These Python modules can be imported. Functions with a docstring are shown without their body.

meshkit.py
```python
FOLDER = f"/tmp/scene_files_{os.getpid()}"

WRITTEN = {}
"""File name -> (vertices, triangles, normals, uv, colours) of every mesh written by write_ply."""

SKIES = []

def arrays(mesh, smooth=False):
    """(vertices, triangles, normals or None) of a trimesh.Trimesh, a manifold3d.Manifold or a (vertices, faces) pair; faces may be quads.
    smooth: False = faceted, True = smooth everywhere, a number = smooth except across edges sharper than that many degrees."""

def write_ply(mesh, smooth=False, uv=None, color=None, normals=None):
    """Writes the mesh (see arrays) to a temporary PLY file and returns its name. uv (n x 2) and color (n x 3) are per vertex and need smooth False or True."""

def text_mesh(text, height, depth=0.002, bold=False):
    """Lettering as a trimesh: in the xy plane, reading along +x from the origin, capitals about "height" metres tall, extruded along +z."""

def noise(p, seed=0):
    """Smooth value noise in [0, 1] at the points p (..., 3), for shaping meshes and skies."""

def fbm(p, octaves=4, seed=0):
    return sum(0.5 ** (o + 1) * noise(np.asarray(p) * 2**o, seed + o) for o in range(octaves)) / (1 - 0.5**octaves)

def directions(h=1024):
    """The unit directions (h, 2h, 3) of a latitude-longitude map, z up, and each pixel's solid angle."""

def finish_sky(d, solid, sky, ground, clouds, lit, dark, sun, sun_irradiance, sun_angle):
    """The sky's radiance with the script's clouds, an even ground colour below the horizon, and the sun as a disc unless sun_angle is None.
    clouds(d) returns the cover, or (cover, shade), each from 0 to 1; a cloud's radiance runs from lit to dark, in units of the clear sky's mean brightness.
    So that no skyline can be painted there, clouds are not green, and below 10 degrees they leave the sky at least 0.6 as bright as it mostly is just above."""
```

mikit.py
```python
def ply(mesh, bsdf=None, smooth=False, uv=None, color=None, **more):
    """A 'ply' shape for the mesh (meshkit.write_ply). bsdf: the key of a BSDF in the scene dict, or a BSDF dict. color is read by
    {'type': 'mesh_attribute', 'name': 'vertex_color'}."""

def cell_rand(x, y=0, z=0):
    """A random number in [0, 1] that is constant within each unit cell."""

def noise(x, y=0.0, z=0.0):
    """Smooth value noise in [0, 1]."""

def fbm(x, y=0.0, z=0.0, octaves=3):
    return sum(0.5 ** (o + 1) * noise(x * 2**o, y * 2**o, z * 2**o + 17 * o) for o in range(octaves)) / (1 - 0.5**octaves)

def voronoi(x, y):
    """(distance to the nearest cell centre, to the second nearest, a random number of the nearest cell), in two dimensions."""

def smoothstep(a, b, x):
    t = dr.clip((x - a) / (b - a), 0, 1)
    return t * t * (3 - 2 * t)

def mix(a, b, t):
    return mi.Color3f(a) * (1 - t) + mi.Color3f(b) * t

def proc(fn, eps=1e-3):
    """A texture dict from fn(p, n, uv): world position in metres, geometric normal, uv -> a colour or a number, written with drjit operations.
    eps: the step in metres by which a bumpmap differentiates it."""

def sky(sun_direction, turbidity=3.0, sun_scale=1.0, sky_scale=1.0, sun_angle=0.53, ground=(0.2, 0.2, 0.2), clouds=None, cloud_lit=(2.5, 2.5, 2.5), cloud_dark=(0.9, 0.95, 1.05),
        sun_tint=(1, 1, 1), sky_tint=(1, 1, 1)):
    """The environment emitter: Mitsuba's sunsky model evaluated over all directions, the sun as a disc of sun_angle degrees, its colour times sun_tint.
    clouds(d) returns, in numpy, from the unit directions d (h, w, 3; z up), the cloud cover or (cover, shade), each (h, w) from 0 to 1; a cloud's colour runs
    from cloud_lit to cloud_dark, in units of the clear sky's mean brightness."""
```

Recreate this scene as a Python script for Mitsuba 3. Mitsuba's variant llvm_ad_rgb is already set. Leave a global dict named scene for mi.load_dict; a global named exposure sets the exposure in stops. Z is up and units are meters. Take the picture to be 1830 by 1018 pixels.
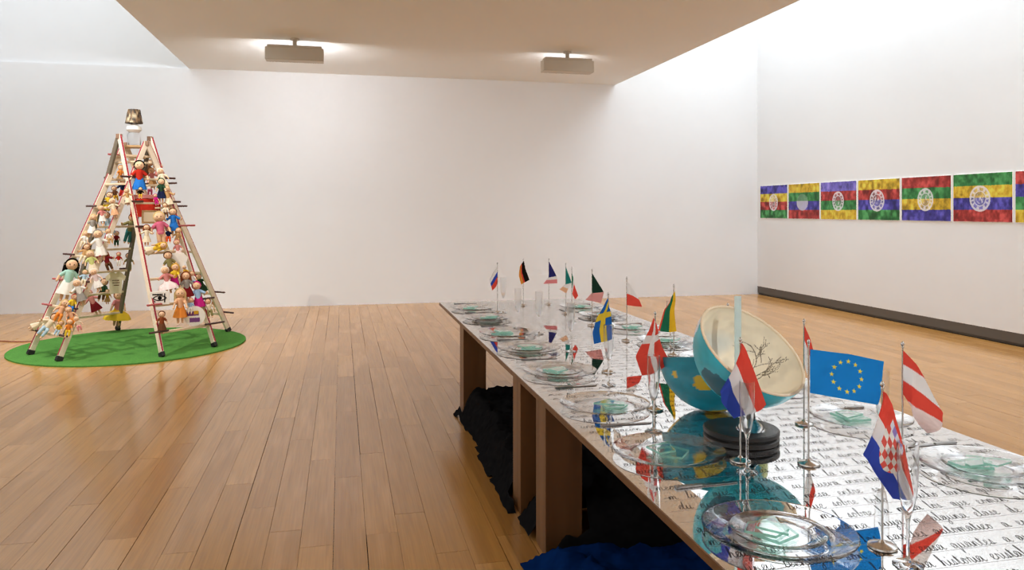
import math, random
import numpy as np, trimesh, manifold3d as m3, shapely.geometry as sg
import mitsuba as mi, drjit as dr
import mikit, meshkit
from mikit import noise, fbm, smoothstep, mix, proc, cell_rand
T = mi.ScalarTransform4f
rng = random.Random(7)
scene, labels = {}, {}

# ------------------------------------------------------------------ camera, light, exposure
EYE = 1.62
FOCAL = 1354.0                                  # in pixels of an 1830 x 1018 frame
YAW = math.radians(12.694)
VIEW = np.array([math.sin(YAW), math.cos(YAW), 0.0])
SIDE = np.array([math.cos(YAW), -math.sin(YAW), 0.0])
scene['camera'] = {'type': 'perspective', 'fov': math.degrees(2 * math.atan(915 / FOCAL)), 'fov_axis': 'x',
                   'principal_point_offset_x': 0.0, 'principal_point_offset_y': 133 / 1018 * 1.0,
                   'near_clip': 0.05, 'far_clip': 100.0,
                   'to_world': T().look_at(origin=[0, 0, EYE], target=[float(VIEW[0]), float(VIEW[1]), EYE], up=[0, 0, 1])}
exposure = -0.62
SKY_RIGHT, SKY_LEFT, WASH, SPOT, WALL_SPOT = 5.4, 3.4, 260.0, 52.0, 24.0
# luminous skylights above the two slots beside the hung ceiling
scene['window_1'] = {'type': 'rectangle', 'to_world': T().translate([6.5, 4.4, 6.0]).rotate([1, 0, 0], 180).scale([1.35, 8.6, 1]),
                     'emitter': {'type': 'area', 'radiance': {'type': 'rgb', 'value': [SKY_RIGHT * .94, SKY_RIGHT * 1.02, SKY_RIGHT * 1.09]}}}
scene['window_2'] = {'type': 'rectangle', 'to_world': T().translate([-4.4, 4.4, 6.0]).rotate([1, 0, 0], 180).scale([1.5, 8.6, 1]),
                     'emitter': {'type': 'area', 'radiance': {'type': 'rgb', 'value': [SKY_LEFT * .94, SKY_LEFT * 1.02, SKY_LEFT * 1.09]}}}
for k, w in (('window_1', 'luminous skylight glazing above the right wall'), ('window_2', 'luminous skylight glazing above the left part of the room')):
    labels[k] = {'label': w, 'kind': 'structure'}
# ceiling spotlights outside the frame, aimed at the ladders
for i, (o, t, k, a) in enumerate([((-3.7, 7.9, 4.5), (-2.45, 9.8, .9), 1.0, 36), ((-1.2, 6.9, 3.85), (-2.45, 9.8, .8), 0.35, 30)]):
    scene[f'gallery_spot_{i+1:03d}'] = {'type': 'spot', 'cutoff_angle': float(a), 'beam_width': float(a * .55), 'to_world': T().look_at(origin=list(o), target=list(t), up=[0, 0, 1]),
                                        'intensity': {'type': 'rgb', 'value': [SPOT * k, SPOT * k * .93, SPOT * k * .8]}}

# ceiling spotlights outside the frame that wash the back wall
for i, (x, k) in enumerate([(-1.6, 1.0), (1.2, 1.0), (4.0, .6)]):
    scene[f'wall_spot_{i+1:03d}'] = {'type': 'spot', 'cutoff_angle': 30.0, 'beam_width': 4.0, 'to_world': T().look_at(origin=[x, 7.6, 3.85], target=[x, 13.3, 1.0], up=[0, 0, 1]),
                                     'intensity': {'type': 'rgb', 'value': [WALL_SPOT * k * .94, WALL_SPOT * k, WALL_SPOT * k * 1.02]}}
# two more on the right wall with its row of prints
for i, (y, k) in enumerate([(6.6, 1.0), (9.6, 1.0)]):
    scene[f'wall_spot_{i+4:03d}'] = {'type': 'spot', 'cutoff_angle': 38.0, 'beam_width': 4.0, 'to_world': T().look_at(origin=[3.9, y, 3.85], target=[7.88, y + 1.2, .9], up=[0, 0, 1]),
                                     'intensity': {'type': 'rgb', 'value': [17.0 * k, 18.0 * k, 18.6 * k]}}
# and one on the table
scene['table_spot_001'] = {'type': 'spot', 'cutoff_angle': 30.0, 'beam_width': 14.0, 'to_world': T().look_at(origin=[1.35, -1.3, 3.85], target=[1.62, 3.2, .8], up=[0, 0, 1]),
                           'intensity': {'type': 'rgb', 'value': [44.0, 44.0, 43.0]}}

# ------------------------------------------------------------------ materials
def rgb(r, g, b): return {'type': 'rgb', 'value': [r, g, b]}
def mat(key, d): scene[key] = d; return key
def diffuse(key, c): return mat(key, {'type': 'twosided', 'bsdf': {'type': 'diffuse', 'reflectance': rgb(*c)}})
def gloss(key, c, rough=.35, spec=.5, metal=0.0):
    return mat(key, {'type': 'twosided', 'bsdf': {'type': 'principled', 'base_color': rgb(*c), 'roughness': rough, 'specular': spec, 'metallic': metal}})
def srgb(h):
    v = [int(h[i:i + 2], 16) / 255 for i in (0, 2, 4)]
    return tuple(round(x / 12.92 if x < .04045 else ((x + .055) / 1.055) ** 2.4, 4) for x in v)
diffuse('m_wall', (.83, .83, .83)); diffuse('m_ceiling', (.92, .91, .87))
gloss('m_plinth', (.10, .085, .07), .5); diffuse('m_black', (.006, .006, .006)); diffuse('m_subfloor', (.02, .014, .01))
def plank_color(p, n, uv):
    a = uv.x
    g = fbm(p.x * 60 + a * 300, p.y * 2.2 + a * 90, 0, 3)
    g2 = noise(p.x * 180 + a * 77, p.y * 5 + a * 50)
    fig = fbm(p.x * 9 + a * 40, p.y * 1.1 + uv.y * 30, 3.0, 3)
    c = mix([.33, .155, .036], [.42, .21, .058], a)
    c = mix(c, [.29, .13, .042], smoothstep(.45, .85, g) * .35)
    c = mix(c, [.52, .28, .115], smoothstep(.5, .8, fig) * .3)
    return c * (0.94 + .12 * g2)
mat('m_plank', {'type': 'principled', 'base_color': proc(plank_color), 'roughness': .17, 'specular': .5, 'clearcoat': 1.0, 'clearcoat_gloss': .96})
def table_wood(p, n, uv):
    g = fbm(p.x * 14 + p.y * 14, p.z * 1.6, 0, 3)
    return mix([.105, .042, .011], [.175, .08, .026], g)
mat('m_table', {'type': 'twosided', 'bsdf': {'type': 'principled', 'base_color': proc(table_wood), 'roughness': .42, 'specular': .4}})
mat('m_mirror', {'type': 'twosided', 'bsdf': {'type': 'conductor', 'material': 'none', 'specular_reflectance': rgb(.93, .925, .915)}})
diffuse('m_ink', (.028, .027, .028)); diffuse('m_rule', (.16, .16, .17))
mat('m_chrome', {'type': 'twosided', 'bsdf': {'type': 'roughconductor', 'material': 'none', 'alpha': .06, 'specular_reflectance': rgb(.72, .71, .69)}})
mat('m_steel', {'type': 'twosided', 'bsdf': {'type': 'roughconductor', 'material': 'none', 'alpha': .12, 'specular_reflectance': rgb(.45, .44, .43)}})
mat('m_glass', {'type': 'dielectric', 'int_ior': 1.5, 'ext_ior': 1.0})
mat('m_clear_sheet', {'type': 'thindielectric', 'int_ior': 1.5, 'ext_ior': 1.0})
mat('m_green_sheet', {'type': 'thindielectric', 'int_ior': 1.5, 'ext_ior': 1.0, 'specular_transmittance': rgb(.90, .97, .94)})
mat('m_green_edge', {'type': 'principledthin', 'base_color': rgb(.42, .74, .64), 'roughness': .2, 'spec_trans': .4, 'diff_trans': 1.0, 'eta': 1.5})
mat('m_green_glass', {'type': 'dielectric', 'int_ior': 1.5, 'ext_ior': 1.0, 'specular_transmittance': rgb(.80, .94, .88)})
mat('m_teal_glass', {'type': 'principledthin', 'base_color': rgb(.84, .97, .98), 'roughness': .25, 'spec_trans': .3, 'diff_trans': 1.0, 'eta': 1.5})
mat('m_flag', {'type': 'principledthin', 'base_color': {'type': 'mesh_attribute', 'name': 'vertex_color'}, 'roughness': .45, 'spec_trans': 0.0, 'diff_trans': .9, 'eta': 1.4})
mat('m_painted', {'type': 'twosided', 'bsdf': {'type': 'principled', 'base_color': {'type': 'mesh_attribute', 'name': 'vertex_color'}, 'roughness': .3, 'specular': .5}})
mat('m_print', {'type': 'twosided', 'bsdf': {'type': 'principled', 'base_color': {'type': 'mesh_attribute', 'name': 'vertex_color'}, 'roughness': .55, 'specular': .3}})
gloss('m_rubber', (.012, .012, .012), .6); gloss('m_globe_base', (.02, .02, .02), .35)
def turf(p, n, uv):
    return mix([.065, .20, .042], [.125, .33, .075], noise(p.x * 160, p.y * 160) * .7 + .3 * fbm(p.x * 9, p.y * 9))
mat('m_turf', {'type': 'twosided', 'bsdf': {'type': 'diffuse', 'reflectance': proc(turf)}})
def blackcloth(p, n, uv): return mix([.006, .006, .007], [.016, .015, .015], fbm(p.x * 30, p.y * 30, p.z * 30))
def bluecloth(p, n, uv): return mix([.002, .012, .07], [.004, .03, .14], fbm(p.x * 20, p.y * 20, p.z * 20))
mat('m_black_cloth', {'type': 'twosided', 'bsdf': {'type': 'diffuse', 'reflectance': proc(blackcloth)}})
mat('m_blue_cloth', {'type': 'twosided', 'bsdf': {'type': 'diffuse', 'reflectance': proc(bluecloth)}})
gloss('m_fixture', (.60, .57, .50), .5)
gloss('m_rail_light', srgb('e6d6c0'), .4); gloss('m_rail_red', srgb('a02a3a'), .4); gloss('m_rail_brown', srgb('8a6a55'), .5); gloss('m_rail_dark', srgb('6b6152'), .5)
gloss('m_rung', srgb('d8c2a4'), .5); gloss('m_rod', srgb('4a2f2c'), .45); gloss('m_rod_red', srgb('b05a5a'), .45); gloss('m_plank_tan', srgb('b08d63'), .5)
gloss('m_cord', srgb('9a5a3c'), .5)
COL = {'black': '15130f', 'white': 'f2efe8', 'grey': '9a958f', 'red': 'b83226', 'yellow': 'e6c23c', 'blue': '2f74c8', 'mint': 'a9d3c6', 'peach': 'e6b38c', 'orange': 'e08a3e', 'brown': '6a4630',
       'cream': 'ecdcc0', 'paleblue': 'b4cfe2', 'blond': 'd9bf88', 'tan': 'c69c6a', 'lime': 'd3d98a', 'gold': 'd6a838', 'purple': '7a4f86', 'darkgreen': '2f4a35', 'navy': '222a48', 'pink': 'd8708c',
       'magenta': 'c42a80', 'redorange': 'd85a34', 'auburn': '8a4a2c', 'olive': '8a8256', 'teal': '3f7f84', 'darkred': '7a2226', 'rose': 'd68a86', 'palepink': 'f0dcda', 'lightblue': 'a4c6e8', 'skin': 'e4bb98', 'skinc': 'e4bb98'}
for k, v in COL.items(): diffuse('m_doll_' + k, srgb(v))

# ------------------------------------------------------------------ helpers
def tag(key, label=None, category=None, group=None, kind=None):
    d = {}
    if label: d['label'] = label
    if category: d['category'] = category
    if group: d['group'] = group
    if kind: d['kind'] = kind
    labels[key] = d
_count = {}
def name(base):
    n = _count.get(base, 0); _count[base] = n + 1
    return base if n == 0 else f'{base}_{n:03d}'
def put(key, mesh, m, smooth=False, **k):
    scene[key] = mikit.ply(mesh, m, smooth=smooth, **k); return key
def part(parent, base, mesh, m, smooth=False, **k):
    return put(name(parent + '__' + base), mesh, m, smooth, **k)
def box(x0, y0, z0, x1, y1, z1):
    b = trimesh.creation.box((x1 - x0, y1 - y0, z1 - z0)); b.apply_translation(((x0 + x1) / 2, (y0 + y1) / 2, (z0 + z1) / 2)); return b
def chamfer(x0, y0, z0, x1, y1, z1, c):
    pts = []
    for sx in (0, 1):
        for sy in (0, 1):
            for sz in (0, 1):
                X, Y, Z = (x0, x1)[sx], (y0, y1)[sy], (z0, z1)[sz]; dx, dy, dz = (c, -c)[sx], (c, -c)[sy], (c, -c)[sz]
                pts += [(X, Y + dy, Z + dz), (X + dx, Y, Z + dz), (X + dx, Y + dy, Z)]
    return trimesh.convex.convex_hull(np.array(pts))
def beam(p, q, w, d, side):
    """A bar from p to q, w wide along side and d deep."""
    p, q = np.asarray(p, float), np.asarray(q, float); z = q - p; L = np.linalg.norm(z); z /= L
    x = np.asarray(side, float); x = x - z * (x @ z); x /= np.linalg.norm(x); y = np.cross(z, x)
    c = min(w, d) * .15
    b = chamfer(-w / 2, -d / 2, 0, w / 2, d / 2, L, c)
    M = np.eye(4); M[:3, 0], M[:3, 1], M[:3, 2], M[:3, 3] = x, y, z, p
    b.apply_transform(M); return b
def lathe(profile, n=48):
    """Revolves (r, z) points about z."""
    return trimesh.creation.revolve(np.array(profile, float), sections=n)
def tube(pts, r, n=8):
    p = np.asarray(pts, float); t = np.gradient(p, axis=0); t /= np.linalg.norm(t, axis=1, keepdims=True)
    ref = np.array([0, 0, 1.]) if abs(t[0][2]) < .9 else np.array([1., 0, 0])
    a = np.cross(t, ref); a /= np.linalg.norm(a, axis=1, keepdims=True); b = np.cross(t, a)
    r = np.broadcast_to(r, (len(p),)); ang = np.arange(n) * 2 * np.pi / n
    v = (p[:, None] + r[:, None, None] * (np.cos(ang)[None, :, None] * a[:, None] + np.sin(ang)[None, :, None] * b[:, None])).reshape(-1, 3)
    f = []
    for i in range(len(p) - 1):
        for j in range(n):
            k = (j + 1) % n; f += [[i * n + j, i * n + k, (i + 1) * n + k], [i * n + j, (i + 1) * n + k, (i + 1) * n + j]]
    v = np.vstack([v, p[:1], p[-1:]]); s, e = len(v) - 2, len(v) - 1; o = (len(p) - 1) * n
    for j in range(n):
        k = (j + 1) % n; f += [[s, k, j], [e, o + j, o + k]]
    m = trimesh.Trimesh(v, f, process=False); m.fix_normals(); return m
def cat(*ms): return trimesh.util.concatenate(list(ms))
def moved(m, x=0, y=0, z=0):
    m = m.copy(); m.apply_translation((x, y, z)); return m

# ------------------------------------------------------------------ the room
XL, XR, YB, YF, ZT = -6.2, 7.88, 13.3, -4.5, 6.05
put('wall_back', box(XL - .1, YB, -.05, XR + .1, YB + .15, 3.95), 'm_wall'); tag('wall_back', 'white back wall behind the ladders', kind='structure')
put('wall_back_upper', cat(box(XL - .1, YB + .045, 3.95, -2.44, YB + .15, ZT), box(-2.44, YB, 3.95, XR + .1, YB + .15, ZT)), 'm_wall'); tag('wall_back_upper', 'upper part of the white back wall', kind='structure')
put('wall_right', box(XR, YF, .155, XR + .15, YB, ZT), 'm_wall'); tag('wall_right', 'bright white right wall that carries the striped prints', kind='structure')
put('wall_left', box(XL - .15, YF, -.05, XL, YB, ZT), 'm_wall'); tag('wall_left', 'white left wall', kind='structure')
put('wall_front', box(XL - .15, YF - .15, -.05, XR + .15, YF, ZT), 'm_wall'); tag('wall_front', 'white wall behind the viewer', kind='structure')
put('ceiling', box(-2.44, YF, 3.95, 4.96, YB, 4.10), 'm_ceiling'); tag('ceiling', 'low white hung ceiling between two light slots', kind='structure')
put('ceiling_upper', box(XL - .15, YF - .15, ZT, XR + .15, YB + .15, ZT + .1), 'm_ceiling'); tag('ceiling_upper', 'upper ceiling above the hung ceiling', kind='structure')
put('baseboard_right', cat(box(XR + .002, YF, .035, XR + .05, YB, .155), box(XR + .03, YF, 0, XR + .05, YB, .035)), 'm_plinth'); tag('baseboard_right', 'dark brown recessed baseboard along the right wall', kind='structure')
put('floor', box(XL - .1, YF, -.06, XR + .1, YB + .1, -.021), 'm_subfloor'); tag('floor', 'oak plank floor with a satin varnish', kind='structure')
planks = []
prng = random.Random(3)
x = XL
while x < XR - .001:
    w = min(.158, XR - x); y = YF + prng.uniform(-1.5, 0)
    while y < YB:
        L = prng.uniform(1.1, 2.3); g = prng.choice([.0006, .0006, .001, .0015, .003]); ge = .0008
        y0, y1 = max(y, YF), min(y + L, YB)
        if y1 - y0 > .05:
            planks.append((x + g, y0 + ge, x + w - .0005, y1 - ge, prng.uniform(-.0006, 0), prng.random(), prng.random()))
        y += L
    x += .158
def shows(p):
    c = np.array([(p[0] + p[2]) / 2, min(max((p[1] + p[3]) / 2, 0), 99), 0]); d = c @ VIEW; s = c @ SIDE
    if d < 2.9 or abs(s / d) > .70 or (1.0 < c[0] < 2.3 and c[1] < 5.5): return 1e9
    return d
planks.sort(key=shows)
def plank_mesh(p):
    b = box(p[0], p[1], -.02, p[2], p[3], p[4]); return b, np.tile([[p[5], p[6]]], (len(b.vertices), 1))
for p in planks[:300]:
    b, uv = plank_mesh(p); part('floor', 'plank', b, 'm_plank', uv=uv)
rest = [plank_mesh(p) for p in planks[300:]]
put('floor__far_planks', cat(*[r[0] for r in rest]), 'm_plank', uv=np.vstack([r[1] for r in rest])); tag('floor__far_planks', kind='stuff')

# wall washers under the hung ceiling
def wall_washer(x, y, lit, label):
    k = name('ceiling_light')
    tag(k, label, 'ceiling light', 'box shaped wall washers under the ceiling')
    part(k, 'housing', cat(chamfer(x - .38, y - .10, 3.64, x + .38, y + .10, 3.81, .006), chamfer(x - .355, y - .085, 3.808, x + .355, y + .085, 3.842, .004)), 'm_fixture')
    part(k, 'stem', cat(lathe([(0, 3.84), (.028, 3.84), (.028, 3.945), (0, 3.945)], 20).apply_translation((x, y, 0)), lathe([(0, 3.925), (.06, 3.925), (.06, 3.95), (0, 3.95)], 24).apply_translation((x, y, 0))), 'm_fixture', 30)
    d = part(k, 'lamp', box(x - .33, y + .101, 3.68, x + .33, y + .108, 3.78), 'm_fixture')
    if lit:
        q = trimesh.Trimesh([(x - .33, y + .11, 3.68), (x + .33, y + .11, 3.68), (x + .33, y + .11, 3.78), (x - .33, y + .11, 3.78)], [[0, 2, 1], [0, 3, 2]], process=False)
        scene[k + '__lens'] = mikit.ply(q, 'm_fixture', emitter={'type': 'area', 'radiance': rgb(WASH * lit * .97, WASH * lit, WASH * lit * 1.05)})
wall_washer(-.615, 10.67, 1.0, 'lit box shaped wall washer, left of the two under the ceiling')
wall_washer(3.233, 10.66, .12, 'dimmer box shaped wall washer, right of the two under the ceiling')

# ------------------------------------------------------------------ striped prints on the right wall
PAL = {'b': (.055, .045, .28), 'y': (.62, .40, .03), 'r': (.34, .035, .03), 'g': (.035, .19, .05), 'v': (.16, .13, .50)}
PR = [('byrg', 'oval', 'striped print in blue, yellow, red and green, farthest of the row'), ('ygbr', 'half', 'striped print in yellow, green, blue and red with a pale half seal'),
      ('vrgy', 'oval', 'striped print in violet, red, green and yellow with an oval seal'), ('yrbg', 'round', 'striped print in yellow, red, blue and green with a round seal'),
      ('rgyb', 'oval', 'striped print, red on top and blue at the bottom, with an oval seal'), ('gybr', 'round', 'striped print in green, yellow, blue and red with a large white ring seal'),
      ('rbgy', 'oval', 'striped print topped with red and blue, cut by the right photo edge')]
def print_mesh(i, y0, y1, z0, z1, stripes, seal):
    nu, nv = 150, 100
    u, v = np.meshgrid(np.linspace(0, 1, nu), np.linspace(0, 1, nv))          # u: from the far end to the near end, v: downwards
    yy, zz = y1 + (y0 - y1) * u, z1 + (z0 - z1) * v
    q = np.stack([u * 1.5, v, np.full_like(u, i * 3.7)], -1)
    n1, n2 = meshkit.fbm(q * [9, 7, 1], 4, i), meshkit.fbm(q * [30, 12, 1], 3, i + 9)
    c = np.array([PAL[s] for s in stripes])[np.clip((v * 4 + (n2 - .5) * .08).astype(int), 0, 3)]
    dark = np.clip((n1 - .5) * 5, -1, 1)[..., None]
    c = np.where(dark > 0, c * (1 - .55 * dark), c + (np.minimum(c * 2.2 + .05, .8) - c) * -dark * .6)
    cx, cy, rx, ry = {'oval': (.5, .52, .15, .24), 'round': (.47, .52, .165, .25), 'half': (.46, .53, .19, .24)}[seal]
    r = np.hypot((u - cx) / rx, (v - cy) / ry); th = np.arctan2(v - cy, u - cx)
    ring = (np.abs(r - 1) < .09) | (np.abs(r - .62) < .05) | ((np.abs(r - .8) < .11) & (np.sin(th * 11 + 3 * n1) > .25)) | ((r < .45) & (n2 > .62))
    if seal == 'half': ring = (r < 1) & (v > cy - .04)
    a = np.where(ring, .72 if seal != 'half' else .55, .12 * (r < 1))[..., None]
    c = c * (1 - a) + np.array([.8, .78, .82]) * a
    vv = np.stack([np.full_like(u, XR - .016), yy, zz], -1).reshape(-1, 3)
    idx = np.arange(nu * nv).reshape(nv, nu); A, B, C_, D = idx[:-1, :-1], idx[:-1, 1:], idx[1:, 1:], idx[1:, :-1]
    f = np.vstack([np.stack([A, D, C_], -1).reshape(-1, 3), np.stack([A, C_, B], -1).reshape(-1, 3)])
    return trimesh.Trimesh(vv, f, process=False), c.reshape(-1, 3)
for i, ((st, seal, lab)) in enumerate(PR):
    y1 = 13.17 - .942 * i; y0 = y1 - .905
    k = name('striped_print'); tag(k, lab, 'print', 'striped prints in a row on the right wall')
    part(k, 'panel', chamfer(XR - .0155, y0, 1.475, XR - .0005, y1, 2.09, .002), 'm_ceiling')
    m, c = print_mesh(i, y0 + .004, y1 - .004, 1.479, 2.086, st, seal); part(k, 'picture', m, 'm_print', color=c)

# ------------------------------------------------------------------ the table
TX0, TX1, TY0, TY1, TZ = .905, 2.36, .45, 7.16, .75
tag('dining_table', 'long brown wooden table with a mirrored top written over in black longhand', 'table')
part('dining_table', 'tabletop', chamfer(TX0, TY0, .722, TX1, TY1, .7492, .002), 'm_table')
part('dining_table', 'mirror_sheet', box(TX0 + .003, TY0 + .003, .7493, TX1 - .003, TY1 - .003, TZ), 'm_mirror'); tag('dining_table__mirror_sheet', 'mirror sheet covering the tabletop')
LEG_Y = [(5.86, 6.04), (3.93, 4.11), (3.42, 3.60), (1.45, 1.63)]
for y0, y1 in LEG_Y:
    for x0 in (.931, 2.155):
        part('dining_table', 'leg', chamfer(x0, y0, 0, x0 + .18, y1, .7215, .003), 'm_table')
part('dining_table', 'crossbar', cat(box(1.111, 5.92, .60, 2.155, 5.98, .72), box(1.111, 3.99, .60, 2.155, 4.05, .72), box(1.111, 3.48, .60, 2.155, 3.54, .72)), 'm_table')

# longhand: single-stroke letters, x-height 1
G = {
 'a': (1.05, [[(0, .1), (.5, .95), (.2, .95), (.05, .5), (.2, .05), (.5, .25), (.72, .95), (.68, .2), (.85, .02), (1.05, .2)]]),
 'b': (.95, [[(0, .1), (.3, 1.2), (.35, 2.0), (.18, 1.9), (.12, .3), (.35, .02), (.62, .3), (.55, .85), (.95, .7)]]),
 'c': (.85, [[(0, .1), (.55, .85), (.35, 1.0), (.1, .6), (.18, .1), (.45, .0), (.85, .3)]]),
 'd': (1.1, [[(0, .1), (.5, .95), (.2, .95), (.05, .5), (.2, .05), (.5, .25), (.8, 2.0), (.68, .4), (.82, .02), (1.1, .2)]]),
 'e': (.8, [[(0, .2), (.45, .6), (.4, .95), (.2, .9), (.1, .4), (.3, .0), (.8, .3)]]),
 'f': (.8, [[(0, .1), (.35, 1.2), (.45, 1.95), (.28, 1.8), (.2, .2), (.15, -.9), (.35, -.7), (.3, .1), (.8, .2)]]),
 'g': (1.0, [[(0, .1), (.5, .95), (.2, .95), (.05, .5), (.2, .05), (.5, .3), (.68, .95), (.6, -.6), (.35, -1.0), (.2, -.7), (.6, -.1), (1.0, .2)]]),
 'h': (1.0, [[(0, .1), (.3, 1.2), (.35, 2.0), (.2, 1.8), (.12, .0), (.3, .8), (.55, .9), (.6, .2), (.75, .0), (1.0, .2)]]),
 'i': (.55, [[(0, .1), (.22, .95), (.2, .2), (.35, .0), (.55, .2)], [(.26, 1.4), (.34, 1.5)]]),
 'j': (.6, [[(0, .1), (.3, .95), (.25, -.6), (.05, -.9), (.0, -.6), (.3, -.1), (.6, .2)], [(.32, 1.4), (.4, 1.5)]]),
 'l': (.6, [[(0, .1), (.3, 1.2), (.35, 2.0), (.2, 1.9), (.15, .3), (.3, .0), (.6, .2)]]),
 'm': (1.5, [[(0, .1), (.15, .9), (.18, .0), (.35, .85), (.55, .9), (.58, .0), (.75, .85), (.98, .9), (1.05, .2), (1.2, .0), (1.5, .2)]]),
 'n': (1.1, [[(0, .1), (.15, .9), (.18, .0), (.35, .85), (.58, .9), (.65, .2), (.8, .0), (1.1, .2)]]),
 'o': (.9, [[(0, .1), (.4, .95), (.12, .8), (.1, .2), (.35, .0), (.6, .4), (.45, .95), (.5, .75), (.9, .8)]]),
 'p': (1.0, [[(0, .1), (.22, .95), (.1, -1.0), (.25, .6), (.5, .95), (.65, .5), (.45, .05), (.3, .1), (1.0, .2)]]),
 'q': (1.0, [[(0, .1), (.5, .95), (.2, .95), (.05, .5), (.2, .05), (.5, .3), (.68, .95), (.6, -.9), (.75, -.5), (1.0, .2)]]),
 'r': (.8, [[(0, .1), (.2, 1.0), (.3, .85), (.5, .85), (.45, .2), (.55, .0), (.8, .2)]]),
 's': (.75, [[(0, .1), (.35, 1.0), (.4, .5), (.35, .05), (.1, .1), (.75, .2)]]),
 't': (.7, [[(0, .1), (.3, 1.6), (.25, .3), (.4, .0), (.7, .2)], [(.02, 1.15), (.6, 1.25)]]),
 'u': (1.1, [[(0, .1), (.15, .95), (.15, .2), (.35, .0), (.6, .3), (.7, .95), (.68, .2), (.85, .0), (1.1, .2)]]),
 'v': (.9, [[(0, .1), (.15, .95), (.3, .0), (.55, .9), (.9, .8)]]),
 'x': (.9, [[(0, .8), (.2, .9), (.5, .0), (.9, .2)], [(.5, .9), (.1, .0)]]),
 'y': (1.0, [[(0, .1), (.15, .95), (.2, .2), (.4, .1), (.62, .9), (.55, -.6), (.3, -1.0), (.2, -.7), (.6, -.1), (1.0, .2)]]),
 'z': (.9, [[(0, .2), (.2, .9), (.55, .9), (.15, .05), (.5, -.1), (.9, .2)]]),
 '-': (.8, [[(.1, .5), (.7, .52)]]),
}
def spline(pts, n=4):
    p = np.array(pts, float)
    if len(p) < 3: return p
    q = np.vstack([2 * p[0] - p[1], p, 2 * p[-1] - p[-2]]); out = []
    for i in range(1, len(q) - 2):
        for t in np.arange(n) / n:
            a, b, c, d = q[i - 1:i + 3]
            out.append(.5 * (2 * b + (c - a) * t + (2 * a - 5 * b + 4 * c - d) * t * t + (3 * b - a - 3 * c + d) * t ** 3))
    return np.array(out + [p[-1]])
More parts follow.
